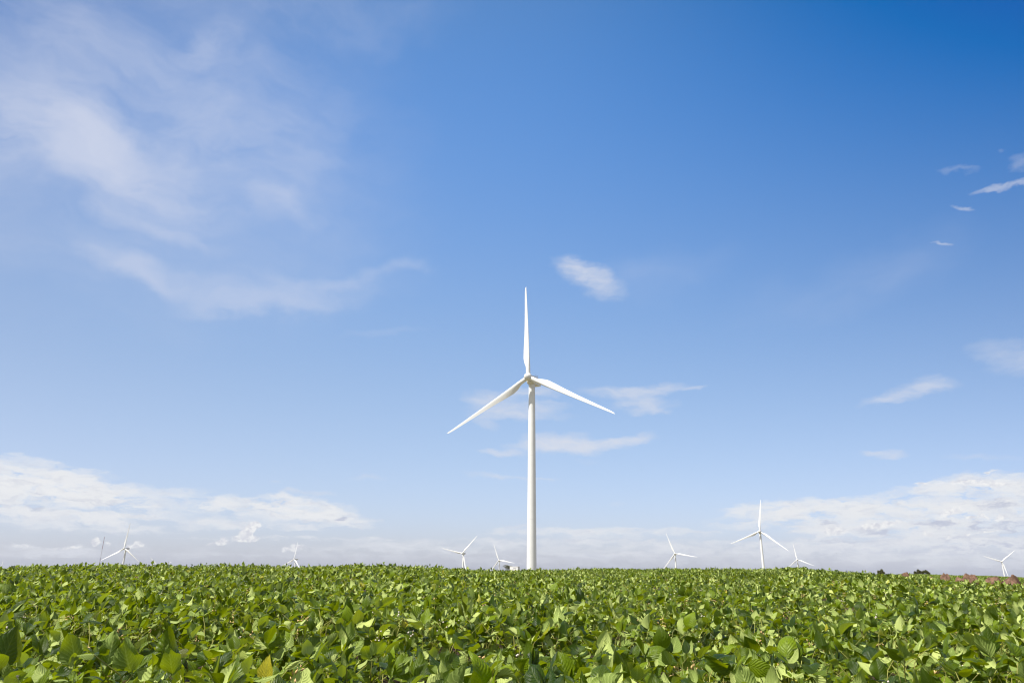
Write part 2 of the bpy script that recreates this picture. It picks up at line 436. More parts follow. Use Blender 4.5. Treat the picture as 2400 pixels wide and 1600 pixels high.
def ground_raw(x, y):
    x = np.asarray(x, float); y = np.asarray(y, float)
    d = np.hypot(x, y)
    az = np.degrees(np.arctan2(x, y))
    azc = np.where(np.abs(az) > 60, np.sign(az) * 60, az)
    e = np.interp(azc, CREST[:, 0], CREST[:, 1]); rc = np.interp(azc, CREST[:, 0], CREST[:, 2])
    back = sstep(100, 170, np.abs(az))
    gc = (.35 + e * rc) * (1 - back) + .1 * back
    t = d / rc
    s = np.where(t < .8, np.maximum(t, 1e-6) ** 1.5,
                 np.where(t < 1.2, .8 ** 1.5 + .134 - 3.35 * (t - 1) ** 2, .8 ** 1.5 - 1.34 * (t - 1.2))) / (.8 ** 1.5 + .134)
    z_near = gc * s
    z_far = np.interp(d, PROF_R, PROF_Z)
    w = sstep(1.25, 3.2, t)
    z = z_near * (1 - w) + z_far * w
    # right hand side: the land rises again to a second, gentle crest
    wr = sstep(23.5, 29, azc) * (1 - sstep(70, 110, np.abs(az)))
    ef = np.interp(azc, FAR[:, 0], FAR[:, 1])
    g2 = .35 + ef * 140
    zr = np.where(d < 140, g2 - .25 * (1 - sstep(45, 140, d)), g2 - (d - 140) ** 1.25 * .006)
    zr = np.where(d > 500, np.interp(d, [500, 1000, 2000, 20000], [g2.mean() if g2.ndim else g2, 0, 0, 0]) * 0 + z_far, zr)
    wf = sstep(1.05, 1.9, t) * wr * (1 - sstep(330, 500, d))
    return z * (1 - wf) + zr * wf


def ground_z(x, y):
    z = ground_raw(x, y)
    for bx, by, sg, dz in BUMPS:
        z = z + dz * np.exp(-((x - bx) ** 2 + (y - by) ** 2) / (2 * sg * sg))
    return z


def polar(az_deg, d):
    a = math.radians(az_deg)
    return d * math.sin(a), d * math.cos(a)

# ------------------------------------------------------------------ materials
M_white = pbr('white_paint', (.80, .80, .785), .38, var=.03, scale=.25, spec=.5)
M_blade = pbr('blade_gelcoat', (.82, .82, .81), .32, var=.02, scale=.15, spec=.5)
M_nac = pbr('nacelle_shell', (.74, .73, .70), .45, var=.06, scale=.8)
M_grey = pbr('galvanised_metal', (.32, .33, .34), .5, .6, .15, 2)
M_dark = pbr('dark_vent', (.05, .05, .055), .6, var=.2, scale=4)
M_red = pbr('red_mast_paint', (.24, .07, .075), .55, var=.15, scale=1)
M_mastw = pbr('white_mast_paint', (.66, .65, .66), .55, var=.08, scale=1)
M_conc = pbr('concrete', (.42, .40, .37), .85, var=.15, scale=1.5, bump=.01)
M_lamp = pbr('red_lamp_glass', (.45, .03, .03), .2, var=.1)
M_wall = pbr('cabin_wall_paint', (.78, .77, .76), .55, var=.05, scale=.6)
M_bird = pbr('bird_plumage', (.035, .035, .04), .7, var=.3, scale=12)
M_bark = pbr('bark', (.13, .10, .075), .9, var=.3, scale=6, bump=.01)
M_dirt = pbr('red_clod_soil', (.155, .092, .062), .95, var=.6, scale=2.6, bump=.06, spec=.15)


def mat_ground():
    m_, g, out = new_mat('field_soil')
    b = g.n('ShaderNodeBsdfPrincipled')
    geo = g.n('ShaderNodeNewGeometry')
    p = geo.outputs['Position']
    n1 = g.noise(p, 2.2, 8, .65, dim='3D'); n2 = g.noise(p, 18, 5, .6, dim='3D')
    soil = g.mix(g.ramp(n1, .3, .7), (.035, .022, .013, 1), (.06, .040, .026, 1))
    soil = g.mix(g.math('MULTIPLY', n2, .5), soil, (.05, .03, .02, 1))
    # far beyond the bean rows the land is under grass and crops
    d = g.vmath('LENGTH', p)
    n3 = g.noise(p, .02, 5, .6, dim='3D')
    grass = g.mix(g.ramp(n3, .35, .65), (.13, .12, .055, 1), (.21, .175, .095, 1))
    f = g.math('MULTIPLY', g.ramp(d, 55, 90), 1.0)
    g.put(b.inputs['Base Color'], g.mix(f, soil, grass))
    b.inputs['Roughness'].default_value = .95
    b.inputs['Specular IOR Level'].default_value = .15
    bp = g.n('ShaderNodeBump'); bp.inputs['Distance'].default_value = .03
    g.put(bp.inputs['Height'], g.math('ADD', n1, g.math('MULTIPLY', n2, .4)))
    g.put(b.inputs['Normal'], bp.outputs[0])
    g.put(out.inputs[0], b.outputs[0])
    return m_


def mat_leaf(name, top_a, top_b, under, yellow, trans, tmix=.36, simple=False, gloss=.5):
    """two-sided leaf: glossy green above, pale and dull below, light shining through"""
    m_, g, out = new_mat(name)
    geo = g.n('ShaderNodeNewGeometry')
    at = g.n('ShaderNodeAttribute', attribute_name='var')
    sv = g.n('ShaderNodeSeparateColor'); g.put(sv.inputs[0], at.outputs['Color'])
    r, gg, bb = sv.outputs[0], sv.outputs[1], sv.outputs[2]
    top = g.mix(r, top_a + (1,), top_b + (1,))
    top = g.mix(g.ramp(gg, .86, .97), top, yellow + (1,))
    und = g.mix(g.ramp(bb, .15, .8, 0, 1, False), under + (1,), tuple(c * q for c, q in zip(under, (.42, .50, .34))) + (1,))
    und = g.mix(g.ramp(gg, .86, .97, 0, .6), und, yellow + (1,))
    if not simple:
        uv = g.n('ShaderNodeUVMap', uv_map='UVMap')
        su = g.n('ShaderNodeSeparateXYZ'); g.put(su.inputs[0], uv.outputs[0])
        u = su.outputs[0]
        v = g.math('ABSOLUTE', g.math('MULTIPLY_ADD', su.outputs[1], 2.0, -1.0))
        mid = g.ramp(v, .07, .02)
        wob = g.noise(geo.outputs['Position'], 22, 3, .6, dim='3D')
        ph = g.math('ADD', g.math('MULTIPLY_ADD', u, 7.5, g.math('MULTIPLY', v, -3.0)), g.math('MULTIPLY', wob, 1.6))
        lat = g.math('ABSOLUTE', g.math('SUBTRACT', g.math('FRACT', ph), .5))
        vein = g.math('MAXIMUM', mid, g.ramp(lat, .10, .03, 0, .8))
        net = g.noise(g.vmath('MULTIPLY', uv.outputs[0], (16, 9, 1)), 1.0, 3, .6)
        top = g.mix(g.math('MULTIPLY', vein, .30), top, (.22, .28, .07, 1))
        top = g.mix(g.ramp(net, .42, .62, 0, .30), top, tuple(c * .55 for c in top_a) + (1,))
        und = g.mix(g.math('MULTIPLY', vein, .45), und, tuple(min(1, c * 1.5) for c in under) + (1,))
        # a few spots and yellowed margins
        geo_p = g.noise(geo.outputs['Position'], 55, 3, .6, dim='3D')
        top = g.mix(g.math('MULTIPLY', g.ramp(geo_p, .66, .74), .55), top, (.20, .19, .05, 1))
    colr = g.mix(geo.outputs['Backfacing'], top, und)
    b = g.n('ShaderNodeBsdfPrincipled')
    g.put(b.inputs['Base Color'], colr)
    g.put(b.inputs['Roughness'], g.ramp(geo.outputs['Backfacing'], 0, 1, gloss, .8, False))
    b.inputs['Specular IOR Level'].default_value = .23
    t = g.n('ShaderNodeBsdfTranslucent')
    tc = g.mix(r, trans + (1,), tuple(c * .7 for c in trans) + (1,))
    tc = g.mix(g.ramp(gg, .86, .97, 0, .8), tc, (.55, .50, .05, 1))
    g.put(t.inputs[0], tc)
    if not simple:
        bp = g.n('ShaderNodeBump'); bp.inputs['Distance'].default_value = .0030
        bp.inputs['Strength'].default_value = .42
        hgt = g.math('ADD', g.math('MULTIPLY', g.math('COSINE', g.math('MULTIPLY', ph, 6.2832)), .5), g.math('MULTIPLY', net, .5))
        hgt = g.math('SUBTRACT', hgt, g.math('MULTIPLY', vein, .5))
        g.put(bp.inputs['Height'], hgt)
        g.put(b.inputs['Normal'], bp.outputs[0])
    mx = g.n('ShaderNodeMixShader'); mx.inputs[0].default_value = tmix
    g.nt.links.new(b.outputs[0], mx.inputs[1]); g.nt.links.new(t.outputs[0], mx.inputs[2])
    g.nt.links.new(mx.outputs[0], out.inputs[0])
    return m_


M_ground = mat_ground()
M_leaf = mat_leaf('bean_leaf', (.008, .028, .001), (.185, .265, .004), (.47, .54, .17), (.50, .44, .03), (.50, .62, .002), .22, gloss=.40)
M_petiole = pbr('bean_petiole', (.30, .29, .055), .6, var=.35, scale=6, coords='Object')
M_flower = pbr('bean_flower', (.86, .74, .66), .6, var=.1, scale=30)
M_pod = pbr('bean_pod', (.62, .42, .17), .7, var=.25, scale=20)
M_bush = mat_leaf('bush_leaf', (.070, .095, .030), (.15, .145, .06), (.16, .15, .09), (.22, .13, .07), (.14, .18, .03), .25, True, .6)

# ------------------------------------------------------------------ wind turbines
HUB_H = 80.0


def airfoil(chord, thick, le, n=22):
    """closed section, leading edge at +x = le, trailing edge at le - chord; returns (n,2)"""
    k = n // 2
    th = np.linspace(0, np.pi, k + 1)
    c = (1 - np.cos(th)) / 2
    yt = 5 * .2 * (.2969 * np.sqrt(c) - .126 * c - .3516 * c ** 2 + .2843 * c ** 3 - .1036 * c ** 4) * (thick / .2)
    cam_ = .03 * np.sin(np.pi * c) * min(1, (.9 - thick) / .5 if thick < .9 else 0)
    up_ = np.stack([le - c * chord, (cam_ + yt) * chord], 1)
    lo_ = np.stack([le - c * chord, (cam_ - yt) * chord], 1)
    return np.concatenate([up_, lo_[1:-1][::-1]])


def circle_sec(r, n=22):
    k = n // 2
    th = np.linspace(0, np.pi, k + 1)
    up_ = np.stack([r * np.cos(th), r * np.sin(th)], 1); lo_ = np.stack([r * np.cos(th), -r * np.sin(th)], 1)
    return np.concatenate([up_, lo_[1:-1][::-1]])


BLADE_R = 41.5


def blade_mesh():
    s_t = np.array([0, .035, .06, .12, .19, .28, .40, .55, .70, .85, .94, .985, 1.0])
    ch = np.array([1.85, 1.85, 1.95, 2.65, 3.05, 2.75, 2.2, 1.72, 1.33, .98, .74, .50, .12])
    tk = np.array([1.0, 1.0, .92, .55, .36, .28, .24, .21, .19, .18, .17, .16, .16])
    tw = np.array([14, 14, 14, 13, 11, 8.5, 6, 3.8, 2.2, 1, .3, 0, 0]) + 3
    ss = np.unique(np.concatenate([np.linspace(0, 1, 44), s_t]))
    rings = []
    for s_ in ss:
        c = np.interp(s_, s_t, ch); t = np.interp(s_, s_t, tk); w = math.radians(np.interp(s_, s_t, tw))
        le = np.interp(s_, [0, .06, 1], [.92, .92, .26])
        bl = float(np.clip((s_ - .035) / .11, 0, 1)); bl = bl * bl * (3 - 2 * bl)
        sec = circle_sec(.92) * (1 - bl) + airfoil(c, min(t, .6), le) * bl
        x, y = sec[:, 0], sec[:, 1]
        X = x * math.cos(w) + y * math.sin(w)
        Y = -x * math.sin(w) + y * math.cos(w)      # leading edge turned into the wind (-Y)
        z = 1.15 + (BLADE_R - 1.15) * s_
        pre = -BLADE_R * math.sin(math.radians(2.5)) * (.35 * s_ + .65 * s_ ** 2)
        rings.append(np.stack([X, Y + pre, np.full_like(X, z)], 1))
    mb = MB().loft(rings)
    mb.tube((0, 0, .55), (0, 0, 1.35), 1.02, 1.0, 28)          # root collar
    me = mb.mesh('blade', M_blade, True)
    me.set_sharp_from_angle(angle=math.radians(50))
    return me


def spinner_mesh():
    prof = [(1.15, 1.20), (1.5, .9), (1.66, .3), (1.68, -.35), (1.60, -.9), (1.38, -1.4), (1.0, -1.8), (.55, -2.05), (.02, -2.15)]
    t = np.linspace(0, 2 * np.pi, 36, endpoint=False)
    rings = [np.stack([r_ * np.cos(t), np.full_like(t, y_), r_ * np.sin(t)], 1) for r_, y_ in prof]
    return MB().loft(rings).mesh('hub', M_nac, True)


def nacelle_mesh():
    # sections along +Y (downwind); origin at the tower top centre
    secs = [(-2.55, 1.15, .55, 2.95), (-2.35, 1.45, .35, 3.2), (-1.2, 1.68, .12, 3.42), (.5, 1.72, .05, 3.55),
            (4.5, 1.72, .12, 3.6), (6.1, 1.68, .45, 3.58), (6.9, 1.58, .75, 3.48), (7.05, 1.40, .95, 3.3)]
    rings = []
    for y, hw, z0, z1 in secs:
        e = .38
        pts = [(hw, z0 + e), (hw, z1 - e), (hw - e * .3, z1 - e * .3), (hw - e, z1), (-hw + e, z1), (-hw + e * .3, z1 - e * .3),
               (-hw, z1 - e), (-hw, z0 + e), (-hw + e * .3, z0 + e * .3), (-hw + e, z0), (hw - e, z0), (hw - e * .3, z0 + e * .3)]
        rings.append(np.array([(px_, y, pz_) for px_, pz_ in pts]))
    mb = MB().loft(rings)
    mb.tube((0, 0, -.35), (0, 0, .3), 1.42, 1.5, 32)
    me = mb.mesh('nacelle', M_nac, True); me.set_sharp_from_angle(angle=math.radians(35))
    return me


def tower_mesh(h):
    t = np.linspace(0, 2 * np.pi, 40, endpoint=False)
    rings = []
    for k in range(21):
        z = h * k / 20
        r_ = 1.95 + (1.32 - 1.95) * (k / 20)
        rings.append(np.stack([r_ * np.cos(t), r_ * np.sin(t), np.full_like(t, z)], 1))
    mb = MB().loft(rings)
    return mb.mesh('tower', M_white, True)


TOWER_H = HUB_H - 1.75
ME_blade, ME_spin, ME_nac, ME_tower = blade_mesh(), spinner_mesh(), nacelle_mesh(), tower_mesh(TOWER_H)
for me_ in (ME_tower, ME_spin): me_.set_sharp_from_angle(angle=math.radians(40))
ME_flange = MB()
t_ = np.linspace(0, 2 * np.pi, 40, endpoint=False)
ME_flange = MB().loft([np.stack([r_ * np.cos(t_), r_ * np.sin(t_), np.full_like(t_, z_)], 1) for r_, z_ in ((1.0, -.06), (1.0, .06))], cap=False).mesh('flange_ring', M_white, True)
ME_found = MB().tube((0, 0, -1.5), (0, 0, .12), 4.2, 4.0, 40).mesh('foundation', M_conc, False)
ME_door = MB().box((0, 0, 0), (1.0, .12, 2.1), .03).mesh('door', M_grey, False)
ME_steps = MB()
for k in range(5): ME_steps.box((0, -2.05 - .28 * (5 - k) + .1, .10 + .22 * k), (1.1, .28, .05))
for sx in (-.55, .55):
    ME_steps.tube((sx, -3.4, 0.1), (sx, -2.0, 1.25), .03); ME_steps.tube((sx, -3.4, 1.0), (sx, -2.0, 2.15), .025)
    for k in range(3): ME_steps.tube((sx, -3.4 + .65 * k, .1 + .5 * k), (sx, -3.4 + .65 * k, 1.0 + .53 * k), .02)
ME_steps = ME_steps.mesh('door_steps', M_grey)
ME_vent = MB()
for k in range(7): ME_vent.box((0, 7.07, 1.45 + .22 * k), (1.9, .06, .12))
ME_vent = ME_vent.mesh('rear_vent', M_dark)
ME_wmast = MB().tube((-.55, 5.0, 3.5), (-.55, 5.0, 4.9), .05).tube((.55, 5.0, 3.5), (.55, 5.0, 4.9), .05).tube((-.9, 5.0, 4.85), (-.2, 5.0, 4.85), .04)
ME_wmast.box((.55, 5.15, 5.0), (.08, .55, .22)).box((-.55, 5.0, 4.98), (.34, .34, .16), .04)
ME_wmast = ME_wmast.mesh('wind_vane_mast', M_grey)
ME_lamp = MB().tube((.9, 3.9, 3.5), (.9, 3.9, 4.05), .16, .13, 14).mesh('warning_lamp', M_lamp)
ME_rail = MB()
for sx in (0,):
    ME_rail.tube((sx, .6, 4.3), (sx, 3.4, 4.3), .03)
    for yy in (.6, 2.0, 3.4): ME_rail.tube((sx, yy, 3.5), (sx, yy, 4.3), .03)
ME_rail = ME_rail.mesh('roof_rail', M_grey)

# (hub x, y, z above the eye, yaw from the viewer in degrees, blade angle, label)
TURBINES = [
    (6.9, 275.5, 75.1, 21.1, 117.2, 'tallest white wind turbine in the middle, whole tower standing above the bean field'),
    (-647.7, 1207.2, 23.7, 37.2, 1.0, 'white wind turbine right beside the thin striped mast, grey rear of its nacelle showing'),
    (-523.6, 1752.0, 13.7, 50.1, 7.6, 'small white wind turbine alone on the left horizon, hub just above the beans'),
    (-85.3, 1295.0, 23.4, 23.6, 42.3, 'white wind turbine left of the tall one with one blade hanging down along its tower'),
    (-26.3, 1751.0, 16.5, 18.9, 99.0, 'small white wind turbine closest to the white cabin, one blade pointing over it'),
    (317.0, 1379.0, 28.7, 6.9, 98.7, 'white wind turbine between the tallest and the second tallest turbines'),
    (330.2, 940.0, 48.9, 3.5, 7.1, 'second tallest white wind turbine, right of centre with one blade straight up'),
    (741.8, 1856.1, 27.2, -0.7, 111.5, 'small faint white wind turbine just to the right of the second tallest one'),
    (1226.0, 1792.0, 27.1, -5.9, 49.9, 'white wind turbine behind the red soil mounds at the right edge'),
    (-996.6, 2059.4, -9.1, 34.4, 68.6, 'wind turbine sunk behind the left skyline, only two white blades forming a wide V'),
    (-1493.0, 2128.0, -36.3, 38.0, 0.5, 'wind turbine at the far left edge, only an upright white blade tip above the beans'),
]
TZ = []
for hx, hy, hz, yaw, th, lab in TURBINES:
    az_ = math.atan2(hx, hy); ang = az_ + math.radians(yaw); tl = math.radians(5)
    a = Vector((-math.sin(ang) * math.cos(tl), -math.cos(ang) * math.cos(tl), math.sin(tl)))
    over = 4.3
    tx, ty = hx - a.x * over, hy - a.y * over
    ttop = hz + EYE - a.z * over - 1.75
    base = ttop - TOWER_H
    TZ.append((tx, ty, base, ang, a, th, lab))
    cur = float(ground_z(tx, ty))
    BUMPS.append((tx, ty, 110.0 if hy > 500 else 40.0, base - cur))

for i_t, (tx, ty, base, ang, a, th, lab) in enumerate(TZ):
    base = float(ground_z(tx, ty))
    root = empty('wind_turbine', (tx, ty, base))
    tag(root, lab, 'wind turbine', 'white wind turbines on the horizon')
    link('tower', ME_tower, root)
    nac = link('nacelle', ME_nac, root)
    nac.matrix_local = Matrix.Translation((0, 0, TOWER_H)) @ Matrix.Rotation(-ang, 4, 'Z')
    hubc = Vector((0, 0, TOWER_H + 1.75)) + a * 4.3
    side = Vector((0, 0, 1)).cross(a).normalized()
    vv = a.cross(side)
    hub = link('hub', ME_spin, root)
    mm = Matrix((side, -a, vv)).transposed().to_4x4(); mm.translation = hubc
    hub.matrix_local = mm
    for k in range(3):
        t = math.radians(th + 120 * k)
        zax = vv * math.cos(t) + side * math.sin(t)
        xax = side * math.cos(t) - vv * math.sin(t)
        mb_ = Matrix((xax, -a, zax)).transposed().to_4x4(); mb_.translation = hubc
        b_ = link('blade', ME_blade, root)
        b_.matrix_local = mb_ @ Matrix.Rotation(math.radians({1: 26}.get(i_t, 0)), 4, 'Z')
    if i_t in (0, 1, 6):
        link('rear_vent', ME_vent, nac); link('wind_vane_mast', ME_wmast, nac)
        link('warning_lamp', ME_lamp, nac)
        for sx in (-1.3, 1.3): link('roof_rail', ME_rail, nac).location = (sx, 0, 0)
    if i_t == 0:
        tow = [c_ for c_ in root.children if c_.name.startswith('tower')][0]
        for f_ in (.02, .30, .62, .985):
            r_ = 1.95 + (1.32 - 1.95) * f_ + .018
            fl = link('flange_ring', ME_flange, tow); fl.location = (0, 0, TOWER_H * f_); fl.scale = (r_, r_, 1)
        dr = link('door', ME_door, tow); dr.location = (0, -1.93, 2.4)
        link('door_steps', ME_steps, tow)
        link('foundation', ME_found, root)

# ------------------------------------------------------------------ ground
def build_ground():
    az = np.radians(np.concatenate([np.arange(-180, -60, 4.), np.arange(-60, 60, .75), np.arange(60, 180, 4.)]))
    d = np.concatenate([[0.0], np.geomspace(.8, 60, 70), np.geomspace(64, 3200, 90), np.geomspace(3500, 9000, 8)])
    A, D_ = np.meshgrid(az, d[1:], indexing='ij')
    X, Y = D_ * np.sin(A), D_ * np.cos(A)
    Z = ground_z(X, Y)
    n, k = X.shape
    V = np.concatenate([np.stack([X, Y, Z], -1).reshape(-1, 3), [[0, 0, float(ground_z(0.0, 0.0))]]])
    i = np.arange(n)[:, None]; j = np.arange(k - 1)[None, :]
    a = i * k + j; b = ((i + 1) % n) * k + j
    F4 = np.stack([a + 1, b + 1, b, a], -1).reshape(-1, 4)
    i1 = np.arange(n)
    F3 = np.stack([i1 * k, ((i1 + 1) % n) * k, np.full(n, n * k)], -1)[:, ::-1]
    # azimuth runs clockwise seen from above: flip so that normals point up
    me = mesh_np('ground', V, [F4[:, ::-1], F3[:, ::-1]], True, [M_ground])
    nz = np.zeros(len(me.polygons) * 3, np.float32); me.polygons.foreach_get('normal', nz)
    if nz.reshape(-1, 3)[:, 2].mean() < 0: me.flip_normals()
    return tag(link('ground', me), 'gently rising field soil falling away behind the crest', 'ground', kind='structure')


build_ground()

# small cabin beside the tall turbine; put its patch of land in place first is not needed: it stands on the slope


def build_cabin():
    x, y = polar(.42, 300)
    z0 = float(ground_z(x, y))
    top = EYE + 300 * .00137
    h = top - z0
    r = empty('site_cabin', (x, y, z0)); r.rotation_euler = (0, 0, math.radians(-27))
    tag(r, 'low white flat-roofed cabin with a dark window slot, near the tall turbine', 'cabin')
    w, dp = 3.7, 1.9
    mb = MB().box((0, 0, h / 2), (w, dp, h), .05)
    mb.build('wall', M_wall, r)
    MB().box((0, 0, h + .03), (w + .16, dp + .16, .10), .02).build('roof', M_wall, r)
    MB().box((.45, -dp / 2 - .012, h - .50), (1.5, .05, .14)).build('window', M_dark, r)
    MB().box((-.55, -dp / 2 - .012, h - 1.6), (.85, .05, 1.9)).build('door', M_mastw, r)
    MB().box((.3, -dp / 2 - .012, h - .72), (.05, .04, .9)).build('downpipe', M_mastw, r)


build_cabin()


# ------------------------------------------------------------------ bushes and small trees on the horizon
def crown_cloud(centres, n_leaf, size, seed):
    rg = np.random.default_rng(seed)
    P = []
    for (c, r_) in centres:
        k = int(n_leaf * r_[0] * r_[2] / sum(q[1][0] * q[1][2] for q in centres)) + 8
        d = rg.normal(size=(k, 3)); d /= np.linalg.norm(d, axis=1)[:, None]
        rad = rg.uniform(.35, 1.08, k)[:, None] ** .6
        P.append(np.array(c) + d * rad * np.array(r_))
    P = np.concatenate(P); k = len(P)
    t = rg.normal(size=(k, 3)); t /= np.linalg.norm(t, axis=1)[:, None]
    h = rg.normal(size=(k, 3)); n = np.cross(t, h); n /= np.linalg.norm(n, axis=1)[:, None]
    s = np.cross(n, t); L = size * rg.uniform(.6, 1.35, k)[:, None]
    V = np.stack([P - t * L, P - s * L * .45 + n * L * .1, P + t * L, P + s * L * .45 + n * L * .1], 1).reshape(-1, 3)
    F = np.arange(4 * k).reshape(k, 4)
    col = np.repeat(np.stack([rg.random(k), rg.random(k), rg.random(k), np.ones(k)], 1), 4, 0)
    return mesh_np('crown', V, F, False, [M_bush], col=col)


def build_tree(name, cat, lab, az, dist, top_e, width, h_crown, seed, sparse=False, group=None, blobs=5):
    x, y = polar(az, dist); z0 = float(ground_z(x, y))
    top = EYE + dist * top_e; H = top - z0
    r = empty(name, (x, y, z0)); tag(r, lab, cat, group)
    rg = np.random.default_rng(seed)
    cz = H - h_crown / 2
    cs = []
    for k in range(blobs):
        f = (k + .5) / blobs - .5
        cs.append(((f * width * .8, rg.uniform(-.2, .2) * width, cz + rg.uniform(-.22, .18) * h_crown),
                   (width * rg.uniform(.20, .32), width * rg.uniform(.2, .3), h_crown * rg.uniform(.26, .42))))
    tr = MB().tube((0, 0, -.2), (0, 0, cz - h_crown * .2), .05 * H * .5 + .05, .06, 9)
    for (c, r_) in cs:
        tr.tube((0, 0, max(.2, cz - h_crown * .7)), c, .06, .02, 6)
    tr.build('trunk', M_bark, r, True)
    link('crown', crown_cloud(cs, 2600 if sparse else 1500, .12 if not sparse else .10, seed + 1), r)


build_tree('bush', 'bush', 'loose dark bush with bare twigs standing behind the white cabin', -.02, 306, .0045, 4.6, 2.2, 5, True, blobs=7)
GB = 'bushes on the right horizon'
build_tree('bush', 'bush', 'round reddish-green bush peeping over the beans, leftmost of the right horizon bushes', 27.19, 210, .0030, 1.6, 1.4, 27, group=GB, blobs=6)
build_tree('bush', 'bush', 'upright green bush left of a thin sapling on the right horizon', 29.41, 230, .0031, 1.5, 1.5, 31, group=GB, blobs=3)
build_tree('sapling', 'sapling', 'thin see-through sapling between the upright green bush and the brown bushes', 29.60, 233, .0021, .7, 1.0, 41, True, group=GB, blobs=2)
build_tree('bush', 'bush', 'small brownish bush next to the thin sapling, left of the rounded one', 29.79, 232, .0020, .9, 1.0, 51, group=GB, blobs=3)
build_tree('bush', 'bush', 'rounded dark bush, rightmost of the right horizon bushes', 30.00, 229, .0023, 1.35, 1.2, 61, group=GB, blobs=4)


# ------------------------------------------------------------------ soil mounds
def build_mound(az, dist, top_e, wid, seed, lab, peak2=.0):
    x, y = polar(az, dist); z0 = float(ground_z(x, y))
    H = EYE + dist * top_e - z0
    rg = np.random.default_rng(seed)
    na, nr = 56, 26
    A, R_ = np.meshgrid(np.linspace(0, 2 * np.pi, na, endpoint=False), np.linspace(0, 1, nr), indexing='ij')
    X, Y = R_ * np.cos(A), R_ * np.sin(A)
    base = (1 - R_ ** 2.3)
    base = base * (1 - .25 * np.abs(peak2)) + peak2 * .5 * np.exp(-((X - .45) ** 2 + Y ** 2) / .08)
    nz = np.zeros_like(X)
    for f_, amp in ((2.2, .16), (4.5, .11), (9, .075), (17, .05), (30, .03)):
        for q in range(5):
            k = rg.normal(size=2) * f_; nz += amp * .45 * np.sin(X * k[0] + Y * k[1] + rg.uniform(0, 6.3))
    clod = rg.random(X.shape) * .10 * R_
    Z = np.maximum(base * (1 + nz * .42) + (nz * .30 + clod) * (1 - R_ ** 4), -.05)
    Z[:, -1] = -.12
    Z = np.tanh(.95 * Z)
    Z = Z / Z.max() * H
    V = np.stack([X * wid * (1 + .12 * np.sin(3 * A + seed)), Y * wid * .8, Z], -1)
    V[:, 0, :] = V[:, 0, :].mean(0)
    i = np.arange(na)[:, None]; j = np.arange(nr - 1)[None]
    a = i * nr + j; b = ((i + 1) % na) * nr + j
    F = np.stack([a, a + 1, b + 1, b], -1).reshape(-1, 4)
    me = mesh_np('soil_mound', V.reshape(-1, 3), F, True, [M_dirt])
    o = link('soil_mound', me); o.location = (x, y, z0); o.rotation_euler = (0, 0, rg.uniform(0, 6))
    tag(o, lab, 'soil mound', 'red soil mounds behind the bean rows')


build_mound(32.45, 60, -.0004, .82, 3, 'tall broad red soil mound with rounded top, left of the rightmost turbine')
build_mound(33.80, 50, -.0038, .72, 4, 'low flat-topped reddish mound just left of the jagged dark one', .3)
build_mound(34.66, 46, -.0013, .70, 5, 'jagged dark red soil mound right in front of the rightmost turbine tower', .5)
build_mound(35.55, 42, -.0060, .6, 6, 'small red mound cut off by the right picture edge')
build_mound(31.01, 68, -.0002, .7, 7, 'low pinkish soil mound topped with weeds, right of the rounded dark bush')
build_mound(30.05, 60, -.0042, .65, 8, 'dark red soil heap directly below the rounded dark bush')
build_mound(28.70, 64, .0004, .55, 9, 'tiny reddish soil heap, leftmost of the mounds, between two groups of bushes')
build_mound(31.90, 55, -.0046, .5, 10, 'small dark soil heap tucked against the left foot of the tall rounded mound')


# ------------------------------------------------------------------ met mast
def build_mast():
    x, y = polar(-29.55, 950); z0 = float(ground_z(x, y))
    top = EYE + 950 * math.tan(math.radians(1.74)); H = top - z0
    r = empty('lattice_mast', (x, y, z0)); tag(r, 'thin lattice mast banded dark red and white, left of the turbine showing its grey rear', 'mast')
    nb = 5; w = .30
    cor = [(w * math.cos(q), w * math.sin(q)) for q in (0, 2.094, 4.189)]
    bounds = [0, H - 46, H - 32.5, H - 23.6, H - 13.6, H]
    bounds = [b for b in bounds if b >= 0]
    for k in range(len(bounds) - 1):
        z0_, z1_ = bounds[k], bounds[k + 1]
        red = (len(bounds) - 2 - k) % 2 == 0
        mb = MB()
        for c in cor: mb.tube((c[0], c[1], z0_), (c[0], c[1], z1_), .055, n=6)
        m_ = max(2, int((z1_ - z0_) / 1.3)); zz = np.linspace(z0_, z1_, m_ + 1)
        for q in range(m_):
            for e in range(3):
                c0, c1 = cor[e], cor[(e + 1) % 3]
                if q % 2: c0, c1 = c1, c0
                mb.tube((c0[0], c0[1], zz[q]), (c1[0], c1[1], zz[q + 1]), .022, n=4, cap=False)
        mb.build('red_band' if red else 'white_band', M_red if red else M_mastw, r)


build_mast()


